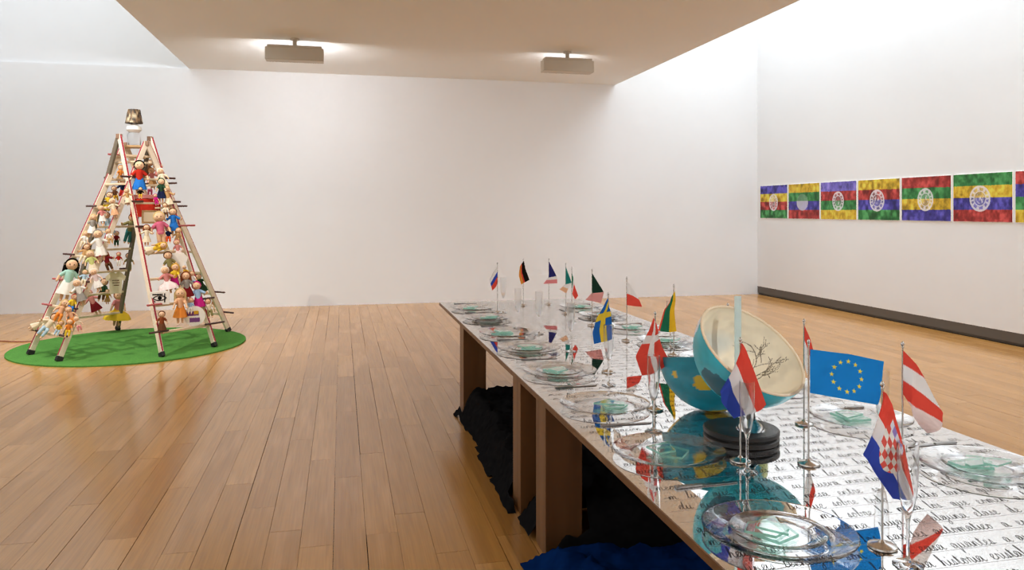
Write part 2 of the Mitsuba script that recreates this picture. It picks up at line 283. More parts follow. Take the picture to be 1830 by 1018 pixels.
def ribbon(pts, w):
    t = np.gradient(pts, axis=0); t /= np.linalg.norm(t, axis=1, keepdims=True) + 1e-9; nrm = np.stack([-t[:, 1], t[:, 0]], 1) * w / 2
    n = len(pts); v = np.vstack([pts + nrm, pts - nrm]); i = np.arange(n - 1)
    f = np.vstack([np.stack([i, i + n, i + n + 1], 1), np.stack([i, i + n + 1, i + 1], 1)])
    return v, f
def written_line(words, x, y, xh, w, z, r, xmax):
    V, F, at = [], [], 0
    for word in words:
        wl = sum(G[c][0] for c in word if c in G) * xh * .72
        if x + wl > xmax: break
        dy = r.uniform(-.003, .003)
        for ch in word:
            adv, strokes = G[ch]
            for s in strokes:
                p = spline(s); p = p * [xh * .72, xh]; p[:, 0] += p[:, 1] * .22; p += [x, y + dy]
                v, f = ribbon(p, w * r.uniform(.8, 1.2)); V.append(v); F.append(f + at); at += len(v)
            x += adv * xh * .72
        x += xh * r.uniform(.75, 1.3)
    if not V: return None
    v = np.vstack(V); return trimesh.Trimesh(np.column_stack([v, np.full(len(v), z)]), np.vstack(F), process=False)
TEXT = [l.split() for l in ['m alguna clase de cristal o piedra rompe ante y los que ven', 'automatico a esquemas numeros el mecanismo a una', 'quantes a quien dio el numero de la suma', 'cristalina las memorias de los calculos',
  'meo o una nueva europea con la', '-m luz que amplifica su nueva', 'du que juicio por la mesa entre', 'em yuxta y a la luz sobre todo lo dicho', 'que no ha de ser mal sobre la mesa', 'mira conduce por persona suya',
  'hay documentos en los papeles', 'unas lechugas son de la casa', 'investigacion en la propia historia', 'se debe al pueblo su memoria', 'tanto que se puede leer entre lineas', 'los que comen a la mesa son los mismos']]
wr = random.Random(11)
yl, li = 7.08, 5
WR, RL = [], []
while yl > .62:
    words = TEXT[li % len(TEXT)] + TEXT[(li + 7) % len(TEXT)] + TEXT[(li + 3) % len(TEXT)]
    m = written_line(words, TX0 + .03 + wr.uniform(0, .05), yl, .028, .0018, TZ + .0004, wr, TX1 - .02)
    if m is not None: WR.append(m)
    RL.append(box(TX0 + .02, yl - .0085, TZ + .0001, TX1 - .02, yl - .0077, TZ + .0003))
    yl -= .0775; li += 1
part('dining_table', 'handwriting', cat(*WR), 'm_ink'); tag('dining_table__handwriting', 'black longhand in close lines', kind='stuff')
part('dining_table', 'ruled_lines', cat(*RL), 'm_rule'); tag('dining_table__ruled_lines', kind='stuff')

# ------------------------------------------------------------------ glass on the table
def plate_parts(r, h, t):
    """A clear plate: a thin flat well and a solid turned-up rim."""
    b = r * .66
    well = mikit.ply(lathe([(0, t), (b - .0003, t)], 64), 'm_clear_sheet')
    rim = mikit.ply(lathe([(b, 0), (b + .012, .0008), (r * .93, h * .72), (r - .003, h), (r, h + t * .2), (r + .0012, h + t * .6), (r, h + t), (r * .925, h * .72 + t), (b + .008, t + .0012), (b, t), (b, 0)], 72), 'm_glass', smooth=40)
    return well, rim
PLATE, SMALL = plate_parts(.198, .018, .0035), plate_parts(.125, .013, .003)
def flute_mesh():
    H = .30
    prof = [(0, 0), (.034, 0), (.035, .0015), (.033, .003), (.010, .008), (.0045, .02), (.004, .06), (.0042, .105), (.007, .118), (.014, .14), (.021, .18), (.0245, .23), (.025, .28), (.0245, H),
            (.0232, H), (.0237, .28), (.0232, .23), (.0196, .18), (.0125, .142), (.004, .126), (0, .124)]
    return lathe(prof, 40)
FLUTE = mikit.ply(flute_mesh(), 'm_glass', smooth=35)
def knife_mesh():
    L = .215
    blade = sg.Polygon([(0, -.006), (.10, -.009), (.125, -.007), (.128, 0), (.11, .008), (0, .006)])
    hand = sg.Polygon([(-.09, -.009), (-.085, -.0095), (0, -.006), (0, .006), (-.085, .0095), (-.09, .009)])
    return cat(trimesh.creation.extrude_polygon(blade, .0022), trimesh.creation.extrude_polygon(hand, .006))
KNIFE = mikit.ply(knife_mesh(), 'm_steel')
def shard_parts(seed, s):
    r = random.Random(seed); n = r.randint(4, 6); th = .0085
    a = [2 * math.pi * i / n + r.uniform(-.4, .4) for i in range(n)]
    p = sg.Polygon([(math.cos(t) * s * r.uniform(.6, 1.25), math.sin(t) * s * r.uniform(.45, .8)) for t in a]).convex_hull
    m = trimesh.creation.extrude_polygon(p, th); flat = np.abs(m.face_normals[:, 2]) > .9
    top = m.submesh([np.where(flat & (m.face_normals[:, 2] > 0))[0]], append=True); edge = m.submesh([np.where(~flat)[0]], append=True)
    return mikit.ply(top, 'm_green_sheet'), mikit.ply(edge, 'm_green_edge')
SHARDS = [shard_parts(40 + i, .085) for i in range(5)]
ORD = ['nearest', 'second', 'third', 'fourth', 'fifth', 'sixth', 'seventh', 'farthest']
def at(ply_dict, x, y, z, rz=0, tilt=0, sc=1.0):
    return {**ply_dict, 'to_world': T().translate([x, y, z]).rotate([0, 0, 1], rz).rotate([1, 0, 0], tilt).scale(sc)}
GZ = TZ + .0012
gr = random.Random(5)
for side, ys, px in (('left', [1.82, 2.515, 3.19, 3.90, 4.59, 5.20, 5.96, 6.60], 1.14), ('right', [2.13, 2.75, 3.40, 4.03, 4.66, 5.27, 5.93, 6.50], 2.10)):
    for i, y in enumerate(ys):
        w = f'{ORD[i]} place along the {side} table edge'
        k = name('glass_plate'); tag(k, f'round clear glass plate at the {w}', 'plate', 'clear glass plates set along the table')
        scene[k + '__well'], scene[k + '__rim'] = at(PLATE[0], px, y, GZ), at(PLATE[1], px, y, GZ)
        lay = GZ + .0040
        if i in (0, 3, 4, 6):
            k = name('small_glass_plate'); tag(k, f'smaller clear plate lying on the plate at the {w}', 'plate', 'smaller glass plates on the large plates')
            scene[k + '__well'], scene[k + '__rim'] = at(SMALL[0], px, y, lay), at(SMALL[1], px, y, lay); lay += .0035
        for j in range(3 if i == 0 else 2):
            k = name('glass_shard'); tag(k, f'{["lowest", "second", "topmost"][j]} green glass shard on the plate at the {w}', 'glass shard', 'green tinted glass shards on the plates')
            sh = SHARDS[gr.randrange(5)]; q = (px + gr.uniform(-.035, .035), y + gr.uniform(-.03, .03), lay + .0005 + j * .0105, gr.uniform(0, 360), gr.uniform(-1.5, 1.5), 1.0 - .13 * j)
            scene[k + '__face'], scene[k + '__edge'] = at(sh[0], *q), at(sh[1], *q)
        k = name('table_knife'); tag(k, f'thin dark steel knife beside the plate at the {w}', 'knife', 'steel knives beside the plates')
        scene[k] = at(KNIFE, px - .03, y + .385, GZ, 2 + gr.uniform(-2, 2)) if side == 'left' else at(KNIFE, px + .05, y + .27 if i == 0 else y + .165, GZ, 180 + gr.uniform(-2, 2))
for x, y, lab in [(1.344, 6.31, 'beside the farthest white, blue and red flag'), (1.265, 5.411, 'on the left side, near the sixth left plate'), (1.356, 5.158, 'on the left side between the fifth and sixth plates'),
                  (1.381, 4.481, 'in the left row, behind the blue and yellow cross flag'), (1.299, 3.575, 'in front of the blue and yellow cross flag'), (1.196, 2.78, 'in front of the red flag with the white cross'),
                  (1.318, 2.289, 'in front of the red, white and blue flag'), (1.356, 1.60, 'nearest to the viewer, beside the checkered flag'), (2.029, 4.452, 'under the yellow and green flag'),
                  (1.891, 2.36, 'left of the red, white and red flag')]:
    k = name('champagne_flute'); tag(k, f'tall clear champagne flute {lab}', 'glass', 'champagne flutes on the table'); scene[k] = at(FLUTE, x, y, GZ)

# ------------------------------------------------------------------ table flags
BASE = mikit.ply(lathe([(0, 0), (.035, 0), (.0365, .002), (.035, .006), (.026, .010), (.010, .0135), (.005, .02), (0, .02)], 40), 'm_chrome', smooth=40)
POLE = mikit.ply(lathe([(0, .018), (.0028, .018), (.0028, .408), (0, .408)], 12), 'm_chrome', smooth=30)
FINIAL = mikit.ply(lathe([(0, .406), (.004, .407), (.0045, .410), (.003, .413), (.0055, .417), (.006, .421), (.003, .427), (0, .430)], 16), 'm_chrome', smooth=40)
W_, R_, B_, Y_, G_, K_ = (.88, .87, .87), (.78, .085, .06), (.05, .09, .50), (.80, .50, .03), (.02, .17, .09), (.015, .012, .01)
def bands(*cs, along='v'):
    def fn(u, v):
        t = v if along == 'v' else u
        c = np.zeros(u.shape + (3,)); prev = 0
        for col, end in cs: c[(t >= prev) & (t <= end + 1e-6)] = col; prev = end
        return c
    return fn
def cross(bg, fg, u0=.38, w=.075):
    return lambda u, v: np.where(((np.abs(u - u0) < w) | (np.abs(v - .5) < w * 1.7))[..., None], np.array(fg), np.array(bg))
def eu(u, v):
    c = np.tile(np.array([.018, .25, .74]), u.shape + (1,)); x, y = u * 1.62, v
    for k in range(12):
        a = 2 * math.pi * k / 12; cx, cy = .81 + .335 * math.sin(a), .5 - .335 * math.cos(a)
        dx, dy = x - cx, y - cy; r, t = np.hypot(dx, dy), np.arctan2(dx, -dy)
        tt = np.abs((t + 2 * math.pi) % (2 * math.pi / 5) - 0); tt = np.minimum(tt, 2 * math.pi / 5 - tt)
        R, q = .062, .40
        lim = R * q * math.sin(math.pi / 5) / (np.sin(math.pi / 5 - tt) * q + 0 * tt + np.sin(tt)) * 1.0
        lim = R * q * math.sin(math.pi / 5) / (q * np.sin(math.pi / 5 - tt) + np.sin(tt))
        c[r < lim] = (.86, .74, .10)
    return c
def checkered(u, v):
    c = bands((R_, .36), (W_, .68), (B_, 1.0))(u, v)
    x, y = (u - .43) / .185, (v - .52) / .31
    sh = (np.abs(x) < 1) & (np.abs(y) < 1) & (np.hypot(x, np.maximum(y, 0)) < 1.03) & (np.hypot(x * .8, np.minimum(y, 0) * .8) < 1)
    k = (np.floor((x + 1) * 2.5) + np.floor((y + 1) * 2.5)) % 2
    c[sh & (k == 0)] = (.80, .13, .10); c[sh & (k == 1)] = (.90, .88, .80)
    crown = (np.abs(y + 1.22) < .20) & (np.abs(x) < .8); kk = np.floor((x + .8) * 3.2) % 2
    c[crown & (kk == 0)] = (.78, .80, .88); c[crown & (kk == 1)] = (.32, .24, .58)
    return c
FLAGS = {
 'slovenia': (bands((W_, .33), (B_, .62), (R_, 1)), .7, 'white, blue and red table flag, farthest on the left'),
 'germany': (bands((K_, .52), (R_, .68), ((.75, .30, .05), 1)), .2, 'black, red and gold table flag near the far end'),
 'france': (bands((.02 and (.03, .03, .16), .33), (W_, .60), ((.75, .25, .26), 1), along='u'), .2, 'navy, white and red table flag near the far end'),
 'ireland': (bands(((.02, .22, .19), .33), (W_, .62), ((.85, .50, .30), 1), along='u'), .2, 'teal green, white and orange table flag'),
 'italy': (bands((G_, .30), (W_, .60), (R_, 1), along='u'), .2, 'green, white and red flag hanging right of the teal one'),
 'portugal': (bands(((.015, .045, .03), .4), ((.72, .32, .30), 1), along='u'), .2, 'dark green and red table flag'),
 'sweden': (cross((.02, .13, .45), (.75, .55, .05), .40, .085), 1.0, 'blue table flag with a yellow cross'),
 'poland': (bands((W_, .5), (R_, 1)), .3, 'white over red table flag'),
 'lithuania': (bands((Y_, .48), (G_, .92), (R_, 1)), .8, 'yellow, green and red table flag left of the globe'),
 'denmark': (cross(R_, W_, .38, .07), 1.0, 'red table flag with a white cross, left of the globe'),
 'netherlands': (bands((R_, .38), (W_, .68), (B_, 1)), 1.0, 'red, white and blue table flag in front of the open globe'),
 'redwhite': (bands((R_, .42), (W_, 1)), .3, 'small red over white table flag right behind the blue starred one'),
 'eu': (eu, .5, 'blue table flag with a circle of twelve yellow stars'),
 'austria': (lambda u, v: bands((R_, .27), (W_, .58), (R_, .92), ((.84, .68, .66), 3))(u, v * .85 + u * .62), .9, 'red, white and red table flag, rightmost on the table'),
 'croatia': (checkered, .8, 'flag with a red checkered shield'),
}
FLAG_SHAPES = [
    ('slovenia', 1.301, 6.342, [(0, 0.0, 0.3968), (0.5, -0.0382, 0.3394), (1, -0.0669, 0.2773)], [(0, 0.0, 0.2486), (0.5, -0.0143, 0.2151), (1, -0.043, 0.1864)]),
    ('germany', 1.623, 6.737, [(0, 0.0051, 0.4094), (0.5, 0.0205, 0.3326), (1, 0.0563, 0.2354)], [(0, -0.0307, 0.3582), (0.5, -0.0409, 0.2764), (1, -0.0205, 0.1945)]),
    ('france', 1.874, 6.765, [(0, 0.0, 0.3988), (0.33, 0.0725, 0.2589), (1, 0.0777, 0.1968)], [(0, 0.0, 0.2589), (0.33, -0.0052, 0.2486), (1, -0.0518, 0.1916)]),
    ('ireland', 1.840, 6.113, [(0, 0.0, 0.395), (0.33, 0.0517, 0.2586), (0.7, 0.0141, 0.1975), (1, 0.0047, 0.174)], [(0, 0.0, 0.2586), (0.33, -0.0047, 0.2492), (1, -0.0517, 0.2069)]),
    ('italy', 1.757, 5.672, [(0, 0.0, 0.3847), (0.33, 0.0131, 0.3366), (0.66, 0.0175, 0.2929), (1, 0.0481, 0.2055)], [(0, 0.0, 0.2754), (0.33, 0.0, 0.2492), (0.66, 0.0044, 0.2142), (1, 0.0262, 0.1749)]),
    ('portugal', 1.846, 5.446, [(0, 0.0, 0.397), (0.4, 0.0887, 0.2534), (1, 0.0676, 0.1732)], [(0, 0.0, 0.2534), (0.4, -0.0042, 0.245), (1, -0.0507, 0.1943)]),
    ('sweden', 1.401, 3.863, [(0, -0.003, 0.4004), (0.4, -0.0692, 0.298), (0.7, -0.0903, 0.2198), (1, -0.0813, 0.1596)], [(0, 0.003, 0.3522), (0.4, 0.009, 0.3251), (0.7, 0.0151, 0.2559), (1, 0.0241, 0.1866)]),
    ('poland', 1.858, 4.764, [(0, 0.0, 0.3921), (0.5, 0.0299, 0.3697), (1, 0.0597, 0.3248)], [(0, 0.0, 0.239), (0.5, 0.0523, 0.2315), (1, 0.1008, 0.2278)]),
    ('lithuania', 1.947, 4.224, [(0, 0.0067, 0.3863), (0.5, -0.0034, 0.2687), (1, 0.0101, 0.1478)], [(0, -0.0134, 0.3527), (0.5, -0.0672, 0.2788), (1, -0.1008, 0.1545)]),
    ('denmark', 1.337, 3.091, [(0, -0.0073, 0.4008), (0.38, -0.0513, 0.3104), (0.65, -0.0904, 0.2371), (1, -0.0635, 0.1564)], [(0, 0.0049, 0.3763), (0.38, 0.0073, 0.3299), (0.65, 0.0269, 0.2737), (1, 0.0611, 0.2126)]),
    ('netherlands', 1.351, 2.391, [(0, 0.0019, 0.4098), (0.12, 0.0039, 0.4078), (0.45, 0.033, 0.3282), (1, 0.0719, 0.2097)], [(0, 0.0, 0.2602), (0.12, -0.0777, 0.2525), (0.4, -0.0719, 0.2097), (1, -0.0311, 0.1554)]),
    ('redwhite', 1.837, 2.747, [(0, 0.0, 0.4031), (0.5, 0.0228, 0.3462), (1, 0.0433, 0.2687)], [(0, 0.0, 0.2574), (0.5, 0.0091, 0.2118), (1, 0.0205, 0.1776)]),
    ('eu', 1.561, 2.308, [(0, 0.0038, 0.3948), (0.5, 0.1341, 0.3794), (1, 0.2568, 0.3526)], [(0, 0.0038, 0.2453), (0.5, 0.1284, 0.2242), (1, 0.2319, 0.207)]),
    ('austria', 1.843, 2.199, [(0, 0.0, 0.3992), (0.4, 0.0508, 0.3201), (0.7, 0.0885, 0.2505), (1, 0.1224, 0.194)], [(0, 0.0, 0.2523), (0.4, 0.0056, 0.194), (0.7, 0.0282, 0.1619), (1, 0.0603, 0.1318)]),
    ('croatia', 1.363, 1.699, [(0, 0.0, 0.4032), (0.12, 0.0014, 0.4018), (0.45, 0.0361, 0.2934), (1, 0.0636, 0.1676)], [(0, 0.0, 0.2572), (0.12, -0.0665, 0.2515), (0.5, -0.0361, 0.2023), (1, 0.013, 0.1358)]),
]
def flag_mesh(top, bot, fn, nu, nv, fold, seed):
    def curve(L, s):
        L = np.array(L); cs = np.stack([np.interp(s, L[:, 0], L[:, k]) for k in (1, 2)], -1)
        k = max(3, len(s) // 10) | 1; ker = np.hanning(k + 2)[1:-1]; ker /= ker.sum()
        pad = np.vstack([2 * cs[0] - cs[k // 2:0:-1], cs, 2 * cs[-1] - cs[-2:-k // 2 - 1:-1]])
        sm = np.stack([np.convolve(pad[:, j], ker, 'same') for j in (0, 1)], -1)[k // 2:k // 2 + len(s)]
        return sm
    s = np.linspace(0, 1, nu); A, B = curve(top, s), curve(bot, s)
    u, v = np.meshgrid(s, np.linspace(0, 1, nv))
    P = A[None] * (1 - v[..., None]) + B[None] * v[..., None]
    dep = .035 * np.minimum(u * 5, 1) * (fold > .75) + .016 * fold * np.sin(math.pi * (v * 1.5 + u * .6 + seed * .37)) * np.minimum(u * 3, 1) + .03 * fold * u * np.sin(math.pi * v)
    w = SIDE[None, None] * P[..., :1] + np.array([0, 0, 1.0]) * P[..., 1:2] - VIEW * dep[..., None]
    idx = np.arange(nu * nv).reshape(nv, nu); a, b, c, d = idx[:-1, :-1], idx[:-1, 1:], idx[1:, 1:], idx[1:, :-1]
    f = np.vstack([np.stack([a, d, c], -1).reshape(-1, 3), np.stack([a, c, b], -1).reshape(-1, 3)])
    return trimesh.Trimesh(w.reshape(-1, 3), f, process=False), fn(u, v).reshape(-1, 3)
def pole_stand(k, x, y):
    scene[k + '__base'] = at(BASE, x, y, GZ); scene[k + '__pole'] = at(POLE, x, y, GZ); scene[k + '__finial'] = at(FINIAL, x, y, GZ)
for i, (nm, x, y, top, bot) in enumerate(FLAG_SHAPES):
    fn, fold, lab = FLAGS[nm]
    k = name('table_flag'); tag(k, lab + ', on a chrome stand', 'flag', 'small flags on chrome stands along the table')
    pole_stand(k, x, y)
    n = {'eu': (260, 170), 'croatia': (150, 120)}.get(nm, (70, 60))
    m, c = flag_mesh(top, bot, fn, *n, fold, i)
    m.apply_translation((x, y, GZ + .0)); m.apply_translation(-VIEW * .0035)
    put(k + '__cloth', m, 'm_flag', True, color=c)
k = name('flag_stand'); tag(k, 'thin chrome flag stand behind the open globe with only its knob in sight', 'flag stand'); pole_stand(k, 1.799, 3.30)

# ------------------------------------------------------------------ the opened globe
def bowl(RG, nring=60, nseg=120, t=.008):
    """A hemisphere shell, opening up (+z), centre at the origin. Returns mesh, unit outer direction per vertex, inner flag."""
    a = np.linspace(-math.pi / 2, 0, nring); ph = np.arange(nseg) * 2 * math.pi / nseg
    def ring(r): return np.stack([r * np.cos(a)[:, None] * np.cos(ph), r * np.cos(a)[:, None] * np.sin(ph), np.repeat(r * np.sin(a)[:, None], nseg, 1)], -1).reshape(-1, 3)
    o, inn = ring(RG), ring(RG - t); inn = inn; V = np.vstack([o, inn]); n = nring * nseg; F = []
    i, j = np.meshgrid(np.arange(nring - 1), np.arange(nseg), indexing='ij'); A, B, C_, D = i * nseg + j, i * nseg + (j + 1) % nseg, (i + 1) * nseg + (j + 1) % nseg, (i + 1) * nseg + j
    q = np.stack([A, B, C_, D], -1).reshape(-1, 4); F = [q[:, [0, 1, 2]], q[:, [0, 2, 3]], q[:, [0, 2, 1]] + n, q[:, [0, 3, 2]] + n]
    jj = np.arange(nseg); e = (nring - 1) * nseg; r1, r2 = np.stack([e + jj, e + (jj + 1) % nseg, e + (jj + 1) % nseg + n], 1), np.stack([e + jj, e + (jj + 1) % nseg + n, e + jj + n], 1)
    return trimesh.Trimesh(V, np.vstack(F + [r1, r2]), process=False), np.r_[np.zeros(n), np.ones(n)]
TEAL, SEA, LAND, LAND2, CREAM = (.014, .25, .34), (.04, .44, .54), (.70, .47, .03), (.30, .36, .10), (.88, .82, .66)
def blob(d, az, el, ru, rv, seed, rough=.5):
    a, e = math.radians(az), math.radians(el); c = np.array([math.cos(e) * math.cos(a), math.cos(e) * math.sin(a), math.sin(e)])
    t = np.array([-math.sin(a), math.cos(a), 0]); b = np.cross(c, t)
    x, y, f = d @ t / ru, d @ b / rv, d @ c
    return (np.hypot(x, y) + (meshkit.fbm(d * 7, 3, seed) - .5) * rough < 1) & (f > 0)
m, inner = bowl(.229); d = m.vertices / np.linalg.norm(m.vertices, axis=1, keepdims=True)
def face_az(dx, dy): return math.degrees(math.atan2(dy, dx))
c = np.tile(np.array(TEAL), (len(d), 1)) * (0.75 + .6 * meshkit.fbm(d * 4, 3, 2))[:, None]
cam_az = face_az(-1.579, -3.027)
au = blob(d, cam_az - 10, -27, .22, .17, 4, .55); c[au] = LAND
c[blob(d, cam_az - 46, -18, .07, .06, 5)] = LAND; c[blob(d, cam_az + 90, -25, .5, .6, 6)] = LAND2; c[blob(d, cam_az - 110, -20, .35, .5, 8)] = LAND
c[blob(d, 0, -88, .30, .22, 9, .8)] = (.50, .36, .05)
c[inner > 0] = (.10, .06, .03)
m.apply_transform(trimesh.transformations.rotation_matrix(math.radians(-11.5), SIDE))
m.apply_translation((1.579, 3.03, TZ + .0015 + .229))
tag('opened_globe', 'lower half of a teal world globe with yellow continents, standing on the table', 'globe')
put('opened_globe__shell', m, 'm_painted', True, color=c)
# the other half, tilted open towards the viewer, on a clear foot above the black base
m, inner = bowl(.218, 170, 420); d = m.vertices / np.linalg.norm(m.vertices, axis=1, keepdims=True)
ax = -VIEW * .53 + .85 * (SIDE * .45 + np.array([0, 0, 1]) * .89); ax /= np.linalg.norm(ax)
c = np.tile(np.array(SEA), (len(d), 1)) * (0.8 + .5 * meshkit.fbm(d * 4, 3, 12))[:, None]
c[blob(d, 200, -30, .35, .3, 14, .7)] = (.02, .14, .20); c[blob(d, 60, -35, .3, .4, 15)] = LAND; c[blob(d, 130, -10, .16, .25, 19)] = (.70, .78, .85)
stain = meshkit.fbm(d * 3, 3, 33)
ci = np.array(CREAM) * (1 - .16 * np.clip((stain - .45) * 4, 0, 1))[:, None]
crk = np.full(len(d), 9.0); cg = random.Random(23)
def crack(p, ang, n, w):
    for _ in range(n):
        ang += cg.uniform(-.28, .28); q = p + .055 * np.array([math.cos(ang), math.sin(ang)])
        e = np.array(q) - p; s_ = np.clip(((uv2 - p) @ e) / (e @ e), 0, 1); dist = np.linalg.norm(uv2 - p - s_[:, None] * e, axis=1)
        np.minimum(crk, dist / w, out=crk); p = q
        if n > 3 and cg.random() < .4: crack(p, ang + cg.choice([-1, 1]) * cg.uniform(.4, .9), n // 2, w * .8)
rad = np.arccos(np.clip(-d[:, 2], -1, 1)); uv2 = np.stack([rad * np.cos(np.arctan2(d[:, 1], d[:, 0])), rad * np.sin(np.arctan2(d[:, 1], d[:, 0]))], -1)
for st, an, n_ in (((.66, -.05), .35, 12), ((.70, -.12), .05, 11), ((.62, -.20), -.2, 9), ((.95, .05), .9, 6)): crack(np.array(st), an, n_, .0085)
ci = np.where((crk < 1)[:, None], (.20, .17, .12), ci)
pale = np.clip((meshkit.noise(d * 1.3, 5) - .55) * 6, 0, 1)[:, None]; ci = ci * (1 - pale) + np.array([.62, .66, .62]) * pale
c = np.where((inner > 0)[:, None], ci, c)
x_ = np.cross([0, 0, 1.0], ax); x_ /= np.linalg.norm(x_); y_ = np.cross(ax, x_)
M = np.eye(4); M[:3, 0], M[:3, 1], M[:3, 2], M[:3, 3] = x_, y_, ax, (1.505, 2.574, 1.1025)
m.apply_transform(M)
tag('globe_half', 'upper half of the globe, cream and cracked inside, tilted open above the black base', 'globe half')
put('globe_half__shell', m, 'm_painted', True, color=c)
rim = trimesh.creation.torus(.218 - .004, .0055, major_sections=120, minor_sections=10); rim.apply_transform(M)
put('globe_half__rim', rim, 'm_doll_cream', True)
tag('globe_stand', 'round black two-tier globe base with a clear foot, in front of the globe', 'stand')
b = lathe([(0, 0), (.136, 0), (.139, .004), (.139, .016), (.135, .020), (.129, .022), (.129, .025), (.136, .027), (.140, .031), (.140, .043), (.136, .047), (.10, .048), (0, .048)], 72)
b.apply_translation((1.480, 2.615, TZ + .0015)); put('globe_stand__base', b, 'm_globe_base', 35)
f = lathe([(0, 0), (.055, 0), (.05, .006), (.018, .04), (.012, .088), (0, .088)], 32); f.apply_translation((1.500, 2.58, TZ + .0500)); put('globe_stand__foot', f, 'm_glass', 35)
tag('glass_strip', 'pale teal translucent strip standing upright in the open globe half', 'glass strip')
strip = chamfer(-.0125, -.003, 0, .0125, .003, .30, .001); strip.apply_transform(trimesh.transformations.rotation_matrix(-YAW, [0, 0, 1])); strip.apply_translation((1.45, 2.585, 1.00))
put('glass_strip', strip, 'm_teal_glass')

# ------------------------------------------------------------------ crumpled cloths under the table
def crumple(x0, x1, y0, y1, h, seed, holes, step=.02, edge=.16, scale=5.0):
    nx, ny = int((x1 - x0) / step), int((y1 - y0) / step); X, Y = np.meshgrid(np.linspace(x0, x1, nx), np.linspace(y0, y1, ny))
    P = np.stack([X, Y, X * 0 + seed], -1)
    wob = (meshkit.fbm(P * [3, 3, 1], 3, seed) - .5) * .25
    dd = np.minimum(np.minimum(X - x0, x1 - X), np.minimum(Y - y0, y1 - Y)) + wob * .5
    fall = np.clip(dd / edge, 0, 1); fall = fall * fall * (3 - 2 * fall)
    warp = P * scale + .8 * np.stack([meshkit.fbm(P * 4, 2, seed + 3), meshkit.fbm(P * 4, 2, seed + 4), P[..., 0] * 0], -1)
    rid = 1 - np.abs(2 * meshkit.fbm(warp, 4, seed + 1) - 1); fine = 1 - np.abs(2 * meshkit.fbm(P * [22, 22, 1], 3, seed + 2) - 1)
    Z = fall * (h * (.35 + .65 * meshkit.fbm(P * [2.2, 2.2, 1], 2, seed + 5)) + .10 * (rid - .5) + .035 * (fine - .6))
    Z = np.where(dd <= 0.004, -1, np.maximum(Z, .004))
    for a0, b0, a1, b1 in holes: Z[(X > a0 - .015) & (X < a1 + .015) & (Y > b0 - .015) & (Y < b1 + .015)] = -1
    Xd = X + .02 * (meshkit.fbm(P * 14, 2, seed + 7) - .5); ok = Z > 0
    idx = np.arange(nx * ny).reshape(ny, nx); a, b, c, d = idx[:-1, :-1], idx[:-1, 1:], idx[1:, 1:], idx[1:, :-1]
    good = (ok[:-1, :-1] & ok[:-1, 1:] & ok[1:, 1:] & ok[1:, :-1])
    a, b, c, d = a[good], b[good], c[good], d[good]
    m = trimesh.Trimesh(np.stack([Xd, Y, np.maximum(Z, .004)], -1).reshape(-1, 3), np.vstack([np.stack([a, b, c], -1), np.stack([a, c, d], -1)]), process=False)
    m.remove_unreferenced_vertices(); return m
holes = [(x0, y0, x0 + .18, y1) for y0, y1 in LEG_Y for x0 in (.931, 2.155)]
put('black_cloth', crumple(.87, 2.45, 3.95, 5.98, .27, 1, holes), 'm_black_cloth', True); tag('black_cloth', 'large crumpled black cloth lying under the far part of the table', 'cloth')
put('black_cloth_001', crumple(.90, 2.45, 3.30, 3.93, .28, 5, holes), 'm_black_cloth', True); tag('black_cloth_001', 'crumpled black cloth between the paired table legs and behind the blue cloth', 'cloth')
put('blue_cloth', crumple(.80, 2.1, 2.35, 3.40, .13, 9, holes, .02, .2, 3.0), 'm_blue_cloth', True); tag('blue_cloth', 'crumpled dark blue cloth on the floor under the near end of the table', 'cloth')

# ------------------------------------------------------------------ the pyramid of ladders
mat_r = 1.285
turfm = lathe([(0, 0), (mat_r, 0), (mat_r, .012), (mat_r - .004, .015), (0, .015)], 128); turfm.apply_translation((-2.45, 9.9, .0005))
put('round_mat', turfm, 'm_turf'); tag('round_mat', 'round green artificial turf mat under the ladders', 'mat')
FZ = .016
def stepladder(label, legs, zt, rail_colors, rungs):
    """legs: two lists (feet pair, tops pair); the two halves meet at the top."""
    k = name('stepladder'); tag(k, label, 'ladder', 'stepladders forming a pyramid')
    for h, ((fa, fb), (ta, tb)) in enumerate(legs):
        F0, F1, T0, T1 = (np.array([*fa, FZ]), np.array([*fb, FZ]), np.array([*ta, zt]), np.array([*tb, zt]))
        across = (F1 - F0) / np.linalg.norm(F1 - F0); out = np.cross(across, (T0 + T1) / 2 - (F0 + F1) / 2); out /= np.linalg.norm(out)
        out = out if out[2] > 0 else -out
        for p, q, s in ((F0, T0, -1), (F1, T1, 1)):
            d = (q - p) / np.linalg.norm(q - p); off = out * (.018 if h else .014)
            r = part(k, 'rail', beam(p + d * .03, q, .030, .062, across), rail_colors[h][0])
            part(r, 'edge_strip', beam(p + d * .06 + out * .032 + across * s * .004, q - d * .02 + out * .032 + across * s * .004, .017, .006, across), rail_colors[h][1])
            part(r, 'rubber_foot', beam(p, p + d * .055, .040, .074, across), 'm_rubber')
        for t, ext in rungs[h]:
            a, b = F0 + (T0 - F0) * t, F1 + (T1 - F1) * t
            part(k, 'rung', beam(a + across * .017, b - across * .017, .026, .05, [0, 0, 1]), 'm_rung')
            if ext:
                lo, hi = ext; o = out * .052
                part(k, 'rod', tube([a - across * lo + o, a + o, a + across * .10 + o], .011, 8), 'm_rod' if (int(t * 100) % 3) else 'm_rod_red')
                part(k, 'rod', tube([b - across * .08 + o, b + o, b + across * hi + o], .011, 8), 'm_rod' if (int(t * 100) % 4) else 'm_rod_red')
    for p in legs[0][1]:
        part(k, 'hinge', chamfer(p[0] - .03, p[1] - .03, zt - .05, p[0] + .03, p[1] + .03, zt + .008, .004), 'm_rail_brown')
    return k
RU = [.10, .215, .33, .445, .56, .675, .79, .90]
